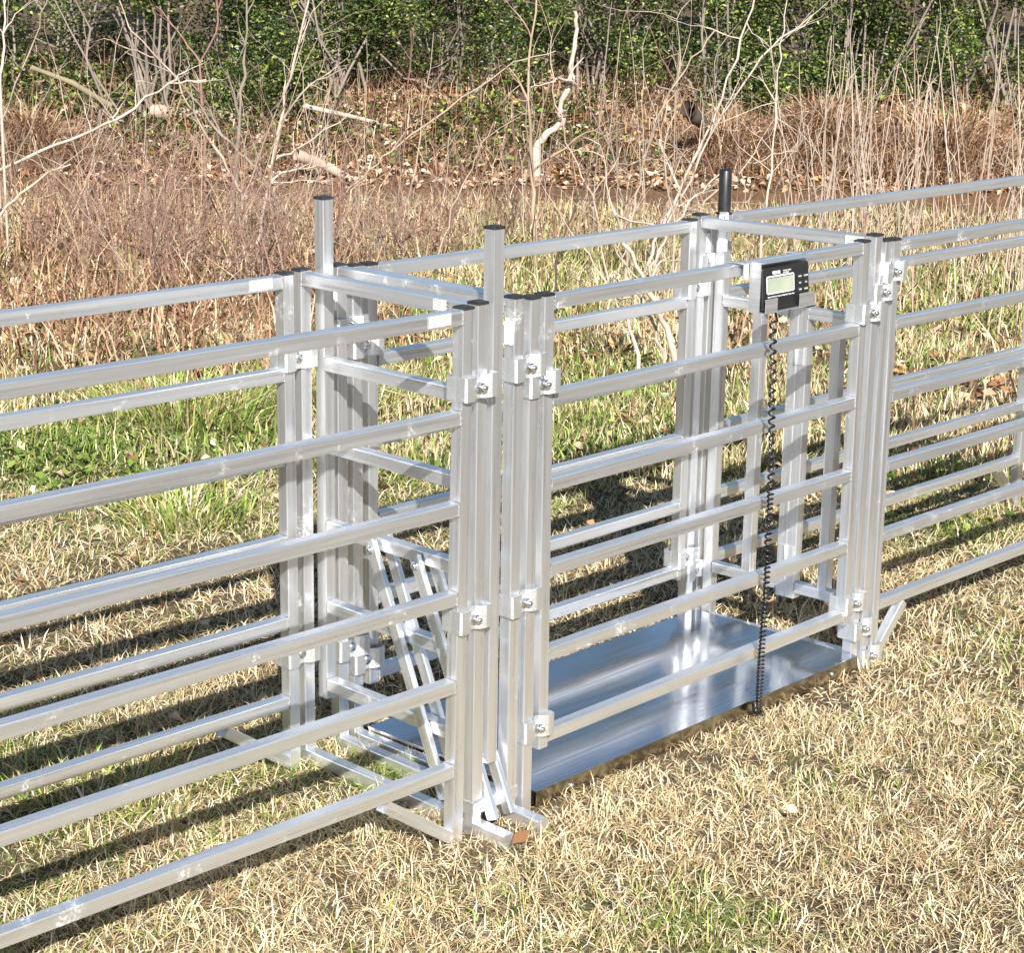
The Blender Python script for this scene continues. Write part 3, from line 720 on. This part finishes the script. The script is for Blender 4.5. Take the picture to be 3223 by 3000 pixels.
# taller tufts behind the back left panel, each a thing
for i, (gx, gy, rx, n, hh, gsh, lab) in enumerate([(1.75, 3.05, .32, 1500, .20, .75, 'tall yellow green grass tuft seen between the left panel rails'), (2.35, 3.0, .30, 1000, .18, .55, 'straw and green grass tuft just left of the back entry posts'), (1.0, 2.1, .2, 500, .12, .7, 'small green tuft below the tall one, between the left rails'),
      (-.35, .62, .22, 260, .075, .6, 'low green tuft at the foot of the left panels'), (-1.0, .35, .2, 260, .09, .75, 'green tuft at the left edge under the lowest rail')]):
    rr = rx * np.sqrt(R.random(n)); an = R.random(n) * 6.283; x = gx + rr * np.cos(an); y = gy + rr * np.sin(an)
    isg = R.random(n) < gsh; c = np.where(isg[:, None], pick(GRN[1:] * 1.15, n), pick(STRAW, n)); t0 = np.abs(R.normal(.3, .25, n)) + .3 * rr / rx
    o = blades('grass_tuft', x, y, hh * (.4 + .9 * R.random(n)), .0042 + .003 * R.random(n), t0.clip(0, 1.3), (t0 + np.abs(R.normal(.6, .35, n))).clip(.1, 2.), an + R.normal(0, .8, n), c, BLADE)
    tag(o, lab, 'grass tuft', 'grass tufts in the lawn')

# ivy-like ground cover on the bank
x, y, d, s = scatter(14.8, 18.0, 2300); gc = fbm(s * .8 + 21, d * 1.1 + 3, 3); k = R.random(len(x)) < sstep(.44, .58, gc - .10 * (s > 1.) + .06 * (s < 0)) * (.25 + .75 * sstep(15., 16., d)) + .03
x, y = x[k], y[k]; n = len(x)
BUSH = np.array([[.035, .065, .016], [.06, .11, .022], [.14, .19, .035], [.025, .045, .014], [.24, .27, .06], [.09, .10, .035], [.03, .05, .015]])
V, F3, C = leafcards(x, y, height(x, y) + .02 + .14 * R.random(n) ** 1.5, .03 + .03 * R.random(n), pick(BUSH, n, .25), .6)
o = fast_mesh('creeping_vines', V, None, C, LEAF, False, F3); tag(o, 'green creeping vines over the leaf covered bank', None, None, 'stuff')

# ------------------------------------------------------------------ woody things
class Wood:
    """tapered tubes with per-vertex bark colour"""
    def __init__(s): s.V = []; s.F = []; s.C = []; s.n = 0
    def tube(s, pts, r0, r1, col, seg=5):
        pts = np.array(pts, float); n = len(pts); ring = np.arange(seg) * 2 * np.pi / seg
        tan = np.gradient(pts, axis=0); tan /= np.linalg.norm(tan, axis=1)[:, None] + 1e-9
        ref = np.array([.3, .9, .2]); a = np.cross(tan, ref); a /= np.linalg.norm(a, axis=1)[:, None] + 1e-9; b = np.cross(tan, a)
        rr = (np.linspace(r0, r1, n) * (1 + .12 * R.normal(0, 1, n)).clip(.6, 1.5))[:, None, None]
        P = pts[:, None, :] + (a[:, None, :] * np.cos(ring)[None, :, None] + b[:, None, :] * np.sin(ring)[None, :, None]) * rr
        I = s.n + np.arange(n * seg).reshape(n, seg); J = np.roll(I, -1, 1)
        s.F.append(np.stack([I[:-1], J[:-1], J[1:], I[1:]], -1).reshape(-1, 4)); s.V.append(P.reshape(-1, 3))
        cc = np.array(col)[None, :] * (1 + R.normal(0, .12, (n, 1))).clip(.6, 1.4); s.C.append(np.repeat(cc, seg, axis=0)); s.n += n * seg
    def build(s, name, parent=None, org=(0, 0, 0), m=None):
        V = np.concatenate(s.V) - np.array(org)
        return fast_mesh(name, V, np.concatenate(s.F), np.concatenate(s.C), m or BARK, True, None, parent)
def wander(p, dirv, ln, n, j, grav=0.):
    p = np.array(p, float); d = np.array(dirv, float); d /= np.linalg.norm(d); out = [p.copy()]
    for i in range(n):
        d = d + R.normal(0, j, 3); d[2] += grav; d /= np.linalg.norm(d); p = p + d * ln / n; out.append(p.copy())
    return np.array(out)
PALE = (.35, .275, .22); TAN = (.30, .22, .16); GREY = (.20, .165, .14); RED = (.21, .12, .10); WHITE = (.42, .355, .30); DARK = (.08, .06, .05)
def twigs(w, pts, r, col, n, ln, depth=1, lo=.25):
    for _ in range(n):
        i = int(len(pts) * (lo + (1 - lo) * R.random())); i = min(max(i, 1), len(pts) - 1)
        t = pts[i] - pts[i - 1]; t /= np.linalg.norm(t) + 1e-9
        dv = t * .8 + R.normal(0, .75, 3); dv[2] += .25
        l = ln * (.4 + .8 * R.random()); q = wander(pts[i], dv, l, 6, .16); w.tube(q, r * .55, r * .15, col, 4)
        if depth > 0: twigs(w, q, r * .5, col, 2, l * .55, depth - 1)
def sapling(label, pix, d, r0, col, branches=(), ntw=6, tl=.3, cat='sapling', name='bare_sapling', group='bare saplings in the brush', dj=.25):
    """main stem through photo points at distance d, drifting in depth so it is a real leaning stem"""
    base = at(*pix[0], d); base[2] = float(height(base[0], base[1])) - .02
    drift = R.uniform(-dj, dj); P = []
    dens = []
    for i in range(len(pix) - 1):
        for t in np.linspace(0, 1, 5)[:-1]: dens.append((pix[i][0] + (pix[i + 1][0] - pix[i][0]) * t, pix[i][1] + (pix[i + 1][1] - pix[i][1]) * t))
    dens.append(pix[-1]); m_ = len(dens)
    for i, q in enumerate(dens):
        p = at(q[0], q[1], d + drift * i / m_); P.append(p + (R.normal(0, .006, 3) if 0 < i else 0))
    P = np.array(P)
    if P[0][2] > base[2] + .03: P = np.concatenate([[base], P])
    root = thing(name, tuple(P[0]), label, cat, group)
    w = Wood(); w.tube(P, r0 * .85, r0 * .35, col, 7)
    if ntw: twigs(w, P, r0 * .6, col, ntw, tl, 1)
    w.build('stem', root, P[0])
    for bpix in branches:
        k0 = min(range(m_), key=lambda i: (dens[i][0] - bpix[0][0]) ** 2 + (dens[i][1] - bpix[0][1]) ** 2)
        d0 = d + drift * k0 / m_; dr2 = R.uniform(-.35, .35)
        bp_ = [P[min(k0 + len(P) - m_, len(P) - 1)]]
        for i in range(len(bpix) - 1):
            for t in np.linspace(0, 1, 5)[1:]:
                ii = (i + t) / (len(bpix) - 1)
                bp_.append(at(bpix[i][0] + (bpix[i + 1][0] - bpix[i][0]) * t, bpix[i][1] + (bpix[i + 1][1] - bpix[i][1]) * t, d0 + dr2 * ii) + R.normal(0, .005, 3))
        w = Wood(); bp_ = np.array(bp_); w.tube(bp_, r0 * .6, r0 * .22, col, 5); twigs(w, bp_, r0 * .4, col, 3, tl * .8, 1); w.build('branch', root, P[0])
    return root
sapling('tall pale sapling leaning right, rising from behind the left panels', [(500, 470), (515, 390), (545, 240), (572, 120), (603, -40)], 10.2, .013, WHITE, [[(530, 312), (575, 290), (690, 215)], [(545, 240), (600, 165), (670, 130)], [(527, 340), (600, 325), (650, 318)]], 5)
sapling('long pale stem leaning far right, from the left edge up to mid brush', [(-30, 345), (60, 300), (160, 262), (240, 222), (330, 162), (400, 152)], 10.8, .012, WHITE, [[(215, 238), (240, 205)], [(330, 162), (370, 128)]], 3)
sapling('slender pale stem leaning left across the dark hollow', [(478, 380), (430, 310), (378, 220), (330, 140), (255, 60), (232, 0)], 11.4, .010, PALE, [[(320, 120), (280, 105), (225, 85)], [(355, 180), (300, 160)]], 4)
sapling('grey upright trunk beside the tall pale sapling', [(452, 420), (458, 320), (468, 200), (478, 90), (484, -30)], 12.4, .016, GREY, [[(462, 230), (440, 130)]], 6)
sapling('thin reddish stem with a fork at mid height, left of the grey trunk', [(398, 350), (396, 250), (388, 120), (420, 60), (430, -20)], 12.0, .012, RED, [[(388, 120), (345, 60), (300, 10)], [(392, 190), (372, 130)]], 7)
sapling('very thin pale rod at the far left, leaning right', [(-6, 250), (20, 190), (70, 75), (92, -20)], 11.2, .007, PALE, [], 3)
sapling('short pale rod at the left edge, upright', [(0, 160), (6, 90), (14, -20)], 10.4, .010, WHITE, [[(6, 60), (40, 20)]], 2)
sapling('pale stick low at the left edge, leaning into the brush', [(-10, 430), (40, 375), (90, 335), (140, 318)], 9.4, .010, PALE, [], 2)
sapling('long grey diagonal branch crossing the hollow from left to right', [(560, 420), (500, 330), (430, 262), (385, 205), (340, 140), (240, 100)], 11.8, .011, GREY, [[(430, 262), (400, 195), (345, 130)]], 5)
sapling('brown upright stem standing alone right of centre behind the crate', [(1046, 560), (1036, 440), (1032, 300), (1026, 160), (1040, -20)], 10.1, .014, TAN, [[(1030, 200), (990, 130)], [(1034, 330), (1120, 270), (1190, 230)]], 6)
sapling('thin dark stem left of the brown upright stem', [(968, 500), (990, 420), (1006, 350), (1012, 300)], 9.6, .006, DARK, [], 3)
sapling('leaning dark rod right of the brown upright stem', [(1080, 500), (1120, 390), (1160, 290), (1185, 230)], 9.2, .006, DARK, [], 2)
sapling('long thin pale diagonal branch over the green bushes', [(560, 460), (640, 400), (700, 345), (760, 290), (900, 190), (1000, 120), (1080, 100)], 12.6, .009, PALE, [[(760, 290), (800, 240)]], 4)
sapling('pale slender rod rising right, mid brush', [(830, 560), (860, 460), (900, 360), (930, 290), (960, 235)], 9.8, .007, PALE, [[(860, 460), (830, 400)]], 3)
sapling('curving thin stem in front of the bank, mid left', [(690, 470), (700, 360), (690, 300), (660, 240), (630, 190)], 11.0, .008, TAN, [[(690, 300), (720, 250)]], 5)
sapling('upright dark thin stem mid left', [(640, 500), (636, 400), (632, 300), (640, 210)], 10.6, .008, GREY, [], 6)
sapling('thin straight rod mid brush left of centre', [(780, 520), (770, 420), (782, 320), (790, 180), (800, 60)], 11.5, .007, RED, [], 8)
# the leaning clump right of centre
cl = [([(1310, 700), (1290, 620), (1255, 560), (1215, 470), (1195, 420)], .018, WHITE, 'thick pale peeling stem leaning left, base seen through the crate'),
      ([(1290, 700), (1268, 620), (1235, 560), (1200, 480)], .010, PALE, 'paler thin stem beside the thick peeling one'),
      ([(1240, 690), (1220, 620), (1180, 560), (1130, 470)], .010, WHITE, 'leftmost leaning stem of the clump seen through the crate'),
      ([(1240, 570), (1270, 470), (1320, 370), (1365, 270), (1430, 110), (1470, -20)], .014, WHITE, 'longest pale stem leaning right out of the brush clump'),
      ([(1250, 560), (1300, 430), (1380, 260), (1430, 180), (1500, 90), (1580, 30)], .011, WHITE, 'second pale leaning stem with its top arching right'),
      ([(1215, 530), (1225, 430), (1245, 330), (1275, 230), (1330, 130), (1390, 60)], .010, PALE, 'pale stem with a gentle bend left in the leaning clump'),
      ([(1255, 600), (1262, 520), (1300, 450), (1350, 380), (1400, 340)], .010, WHITE, 'short forked pale stem in the leaning clump'),
      ([(1190, 600), (1170, 480), (1150, 380), (1110, 300), (1080, 200), (1070, 100)], .008, PALE, 'thin stem bending left above the crate'),
      ([(1235, 560), (1215, 420), (1190, 300), (1170, 160), (1185, 0)], .009, GREY, 'grey stem standing nearly upright in the clump'),
      ([(1480, 420), (1500, 330), (1505, 200), (1520, 80), (1530, -20)], .009, WHITE, 'straight white rod above the black grip'),
      ([(1320, 480), (1370, 390), (1450, 320), (1500, 300), (1550, 292)], .008, PALE, 'thin stem arching to the right near the black grip'),
      ([(1310, 430), (1290, 330), (1310, 180), (1320, 40)], .008, PALE, 'thin upright stem behind the leaning clump')]
for pts_, r, c, lab in cl:
    sapling(lab, pts_, 7.6 if pts_[0][1] > 650 else 9.6 + R.uniform(-.5, .8), r * .85, c, [[pts_[2], (pts_[2][0] + R.uniform(-60, 80), pts_[2][1] - R.uniform(50, 110))]] if len(pts_) > 4 else [], 6, .35, group='leaning stems of the pale clump')
# the bleached crooked trunk
sapling('bleached crooked white trunk with a dark hollow side, centre of the bank', [(1042, 285), (1065, 255), (1092, 240), (1085, 205), (1112, 160), (1108, 120), (1120, 60), (1118, 20)], 14.6, .034, WHITE, [[(1112, 160), (1080, 150)]], 3, cat='driftwood', name='driftwood', group='dead wood on the bank', dj=.1)
# more thin stems through the brush, each its own thing
KIN = [(PALE, 'thin pale bare stem in the brush behind the panels'), (TAN, 'thin tan bare stem in the brush behind the panels'), (RED, 'thin reddish bare stem in the brush behind the panels'), (GREY, 'thin grey bare stem in the brush behind the panels')]
for i in range(110):
    px = R.uniform(0, 1500); py = R.uniform(400, 560) if px > 300 else R.uniform(330, 480)
    g0 = ground_at(px, py); d, s = ds(g0[0], g0[1]); d = float(min(d, 13.0)); c, lab = KIN[i % 4]
    h = R.uniform(.25, 1.3); lean = R.normal(0, .35); top = py - h * 3900 / d * .95
    sapling(lab, [(px, py), (px + lean * (py - top) * .3, py + (top - py) * .4), (px + lean * (py - top) * .75, top)], d, R.uniform(.003, .0065), c, [], 5, .28, 'dead weed', 'dead_weed', 'thin bare stems of the ' + ('pale', 'tan', 'reddish', 'grey')[i % 4] + ' kind')
# purple brown bramble thickets at the left
for i, (px, py, h, wd) in enumerate([(330, 560, .75, .5), (430, 600, .95, .5), (250, 520, .7, .5), (520, 560, .8, .45), (700, 520, .6, .5), (380, 480, .8, .6), (150, 500, .55, .5), (860, 520, .5, .45)]):
    g0 = ground_at(px, py); base = np.array([g0[0], g0[1], float(height(g0[0], g0[1]))])
    lab = ['dense reddish bramble behind the left panel top rail', 'tallest reddish bramble, just left of the entry posts', 'reddish bramble left of the dense one', 'reddish bramble right behind the left tall stile', 'reddish bramble between the two tall stiles', 'bramble farther back above the left rails', 'low sparse bramble near the left edge', 'low bramble behind the right tall stile'][i]
    root = thing('bramble_bush', tuple(base), lab, 'bramble', 'brambles behind the left panels')
    for k in range(9):
        w = Wood(); bb2 = base + np.array([R.normal(0, wd * .3), R.normal(0, wd * .3), -.02]); dv = np.array([R.normal(0, .35), R.normal(0, .35), 1.])
        q = wander(bb2, dv, h * R.uniform(.6, 1.1), 9, .10, -.02); cc = (RED, (.22, .14, .12), TAN)[k % 3]
        w.tube(q, .0045, .002, cc, 5); twigs(w, q, .004, cc, 9, .30, 2, .15); w.build('cane', root, base)

# dry white stalks standing at the right: six kinds, each stalk its own thing
def stalk_proto():
    w = Wood(); q = wander((0, 0, -.02), (R.normal(0, .07), R.normal(0, .07), 1), 1., 10, .035); col = (WHITE, PALE, TAN)[int(R.integers(0, 3))]
    w.tube(q, .0042, .0022, col, 5)
    twigs(w, q, .0035, col, 4, .16, 0, .4); return w.build('dry_stalk')
protos = [stalk_proto() for _ in range(8)]
usedp = [False] * 8
sp_ = []
for i in range(96):
    px = 1500 + 560 * R.random() ** .75; d = R.uniform(8.6, 12.6); py = 235 + (1.62 * FPX / d / 1.6212 - 600) * .9
    sp_.append((px, d))
for i, (px, d) in enumerate(sp_):
    s = (px * 1.6212 - 1611.5) / FPX * d * 1.0; x, y = xy(d, s); k = i % 8
    if usedp[k]:
        o = protos[k].copy(); COL.objects.link(o)
    else: o = protos[k]; usedp[k] = True
    hgt = R.uniform(.55, 1.35); o.location = (x, y, float(height(x, y))); o.scale = (1, 1, hgt); o.rotation_euler = (R.normal(0, .09), R.normal(0, .09), R.random() * 6.28)
    tag(o, 'thin upright dry weed stalk in the pale stand at the right', 'dry stalk', 'dry stalks standing at the right')

# logs and root lumps on the bank
def log(label, pix, d, r0, r1, col, grp='dead wood on the bank', name='fallen_log'):
    P = np.array([at(a_, b_, d + (i * .12)) for i, (a_, b_) in enumerate(pix)]); w = Wood()
    Q = np.concatenate([np.linspace(P[i], P[i + 1], 6)[:-1] for i in range(len(P) - 1)] + [P[-1:]])
    w.tube(Q, r0, r1, col, 10); o = w.build(name, None, Q[0]); o.location = tuple(Q[0]); return tag(o, label, 'log', grp)
log('pale fallen log lying across the bank at the left', [(290, 215), (390, 222), (470, 235), (555, 262)], 15.6, .05, .06, PALE)
log('short stout pale root stub under the tall pale sapling', [(575, 300), (630, 320), (700, 360)], 14.3, .045, .03, PALE)
log('thin pale branch lying on the bank, right of the pale log', [(590, 205), (680, 225), (760, 245)], 15.4, .02, .012, WHITE)
log('mossy leaning log at the upper left of the bank', [(60, 130), (140, 160), (215, 205)], 15.2, .018, .024, (.20, .17, .11))
log('dark rotten stump end in the creek bed', [(1335, 210), (1350, 228), (1365, 240)], 14.6, .06, .05, DARK)

# dead grass mounds on the right of the bank
for i, (px, py, d, rx, h) in enumerate([(1600, 215, 15.2, .42, .33), (1840, 240, 15.0, .60, .30), (1400, 250, 15.2, .35, .2), (60, 260, 14.9, .5, .25)]):
    c = at(px, py, d); x0_, y0_ = c[0], c[1]; n = 2600; rr = rx * np.sqrt(R.random(n)); an = R.random(n) * 6.283
    x = x0_ + rr * np.cos(an); y = y0_ + rr * np.sin(an); z = height(x, y) + h * np.clip(1 - (rr / rx) ** 2, 0, 1) * (.4 + .6 * R.random(n))
    t0 = R.normal(.9, .4, n).clip(0, 1.6); t1 = t0 + np.abs(R.normal(.9, .4, n))
    o = blades('grass_mound', x, y, .14 + .2 * R.random(n), .006 + .006 * R.random(n), t0, t1.clip(0, 2.8), an + R.normal(0, .7, n), pick(DRYC, n), BLADE, z)
    tag(o, ['rounded mound of dead tan grass left of the right hand stalks', 'wide mound of dead grass behind the right hand stalks', 'small dead grass mound beyond the black grip', 'dead grass mound on the bank at the far left'][i], 'grass mound', 'dead grass mounds')

# ------------------------------------------------------------------ evergreen bushes behind the bank
def bush(label, px, d, w_, h, zc, n, dark=1., name='evergreen_bush', cat='bush', group='evergreen bushes behind the bank', dep=.8, ls=.036):
    s = (px * 1.6212 - 1611.5) / FPX * d; x, y = xy(d, s); zb = float(height(x, y))
    root = thing(name, (x, y, zb), label, cat, group)
    zb0 = zc
    nb = 40; cs = np.stack([R.normal(0, w_ * .42, nb).clip(-w_, w_), R.normal(0, dep * .4, nb), R.random(nb) * h + zc], -1); cr = R.uniform(.13, .34, nb)
    idx = R.integers(0, nb, n); dirs = R.normal(0, 1, (n, 3)); dirs /= np.linalg.norm(dirs, axis=1)[:, None]
    p = cs[idx] + dirs * (cr[idx] * (R.random(n) ** .45))[:, None]
    lx = p[:, 0] * SX[0] + p[:, 1] * HX[0]; ly = p[:, 0] * SX[1] + p[:, 1] * HX[1]
    lv = R.normal(0, .22, nb)[idx]
    c = pick(BUSH, n, .2) * (1 + lv[:, None]).clip(.5, 1.7)
    V, F3, C = leafcards(lx, ly, p[:, 2], ls * (.6 + .7 * R.random(n)), c, .1, 1.9)
    fast_mesh('foliage', V, None, C, LEAF, False, F3, root)
    wd = Wood()
    for k in range(14):
        j = int(R.integers(0, nb)); tgt = np.array([cs[j, 0] * SX[0] + cs[j, 1] * HX[0], cs[j, 0] * SX[1] + cs[j, 1] * HX[1], cs[j, 2]])
        b0 = np.array([R.normal(0, .1), R.normal(0, .1), -.05]); q = np.linspace(b0, tgt, 7) + R.normal(0, .03, (7, 3)); wd.tube(q, .014, .004, GREY, 5)
    wd.build('stems', root)
LB_ = [('bright evergreen bush at the top left of centre', 650, 16.3, .95, 2.1, .10, 19000), ('broad green bush right of the dark hollow', 880, 16.5, .9, 2.1, .18, 16000),
       ('olive bush above the bleached trunk', 1130, 16.7, .9, 2.1, .25, 12500), ('dark olive bush above the black grip', 1390, 16.4, .9, 2.1, .22, 16000),
       ('broad olive bush above the grass mound', 1650, 16.4, .9, 2.1, .25, 18000), ('bright bush in the top right corner', 1910, 16.2, .9, 2.1, .30, 18000),
       ('leafy bush in the top left corner', -40, 16.2, .42, 2.0, .15, 8000), ('bush trailing over the hollow top, added to shade it', 270, 15.7, .95, 1.6, .95, 17000),  # the overhanging bush is added so the hollow behind falls into shade
       ('low green bush beneath the tall pale sapling', 500, 16.0, .55, .40, .05, 4600),
       ('shaded bush at the back of the dark hollow', 190, 17.9, .9, 1.6, .0, 11000), ('bush filling behind the hollow, right of the shaded one', 450, 17.8, .8, 1.7, .0, 10000), ('bush closing the gap behind the two bright left bushes', 765, 17.8, .8, 1.7, .0, 9000), ('bush closing the gap left of the bleached trunk', 1010, 17.8, .8, 1.7, .0, 9000), ('bush closing the gap right of the bleached trunk', 1265, 17.8, .8, 1.7, .0, 9000), ('bush in the gap beyond the straight white rod', 1520, 17.7, .8, 1.7, .0, 9000), ('bush in the gap left of the top right corner bush', 1785, 17.6, .8, 1.7, .0, 9000)]
for a_ in LB_: bush(*a_)
# taller evergreens farther back close off the horizon (they show in the deck's reflection)
tp = None
for i, (px, d, w_, h) in enumerate([(-350, 20, 1.8, 7.2), (150, 20.5, 1.8, 6.6), (620, 21, 1.9, 5.2), (1100, 21.5, 1.9, 6.8), (1600, 21, 1.9, 5.6), (2100, 20.5, 1.9, 7.2), (2500, 20, 1.8, 6.4)]):
    s = (px * 1.6212 - 1611.5) / FPX * d; x, y = xy(d, s)
    bush(['dark evergreen tree behind the left corner, out past the hollow', 'tall dark evergreen behind the hollow', 'evergreen behind the bright bush', 'evergreen behind the bleached trunk', 'evergreen behind the olive bushes', 'evergreen behind the top right bush', 'evergreen tree past the right edge'][i], px, d, w_, h, .1, 9000, 1., 'evergreen_tree', 'tree', 'dark evergreens closing the background', 1.2, .11)

# ================================================================== light
SUN = np.array([-1.04, -1.27, 1.0]); SUN /= np.linalg.norm(SUN)
el = math.asin(SUN[2]); azm = math.atan2(SUN[0], SUN[1])
sd = bpy.data.lights.new('sun', 'SUN'); sd.energy = 5.0; sd.angle = math.radians(.5); sd.color = (1, .965, .90)
so = bpy.data.objects.new('sun', sd); link(so); so.rotation_euler = Vector(SUN).to_track_quat('Z', 'Y').to_euler(); so.location = (-6, -7, 8)
wd_ = bpy.data.worlds.new('World'); scn.world = wd_; wd_.use_nodes = True; nt = wd_.node_tree
sk = nt.nodes.new('ShaderNodeTexSky'); sk.sky_type = 'NISHITA'; sk.sun_disc = False; sk.sun_elevation = el; sk.sun_rotation = azm; sk.air_density = 1; sk.dust_density = .6; sk.ozone_density = 1.6
bg = nt.nodes['Background']; nt.links.new(sk.outputs[0], bg.inputs['Color']); bg.inputs['Strength'].default_value = .055
vs = scn.view_settings; vs.view_transform = 'Standard'; vs.look = 'None'; vs.exposure = 1.12; vs.gamma = 1
scn.cycles.max_bounces = 8; scn.cycles.glossy_bounces = 4; scn.cycles.transparent_max_bounces = 8; scn.cycles.use_denoising = True; scn.cycles.denoiser = 'OPENIMAGEDENOISE'; scn.cycles.denoising_prefilter = 'ACCURATE'; scn.cycles.sample_clamp_indirect = 2.; scn.cycles.blur_glossy = .6
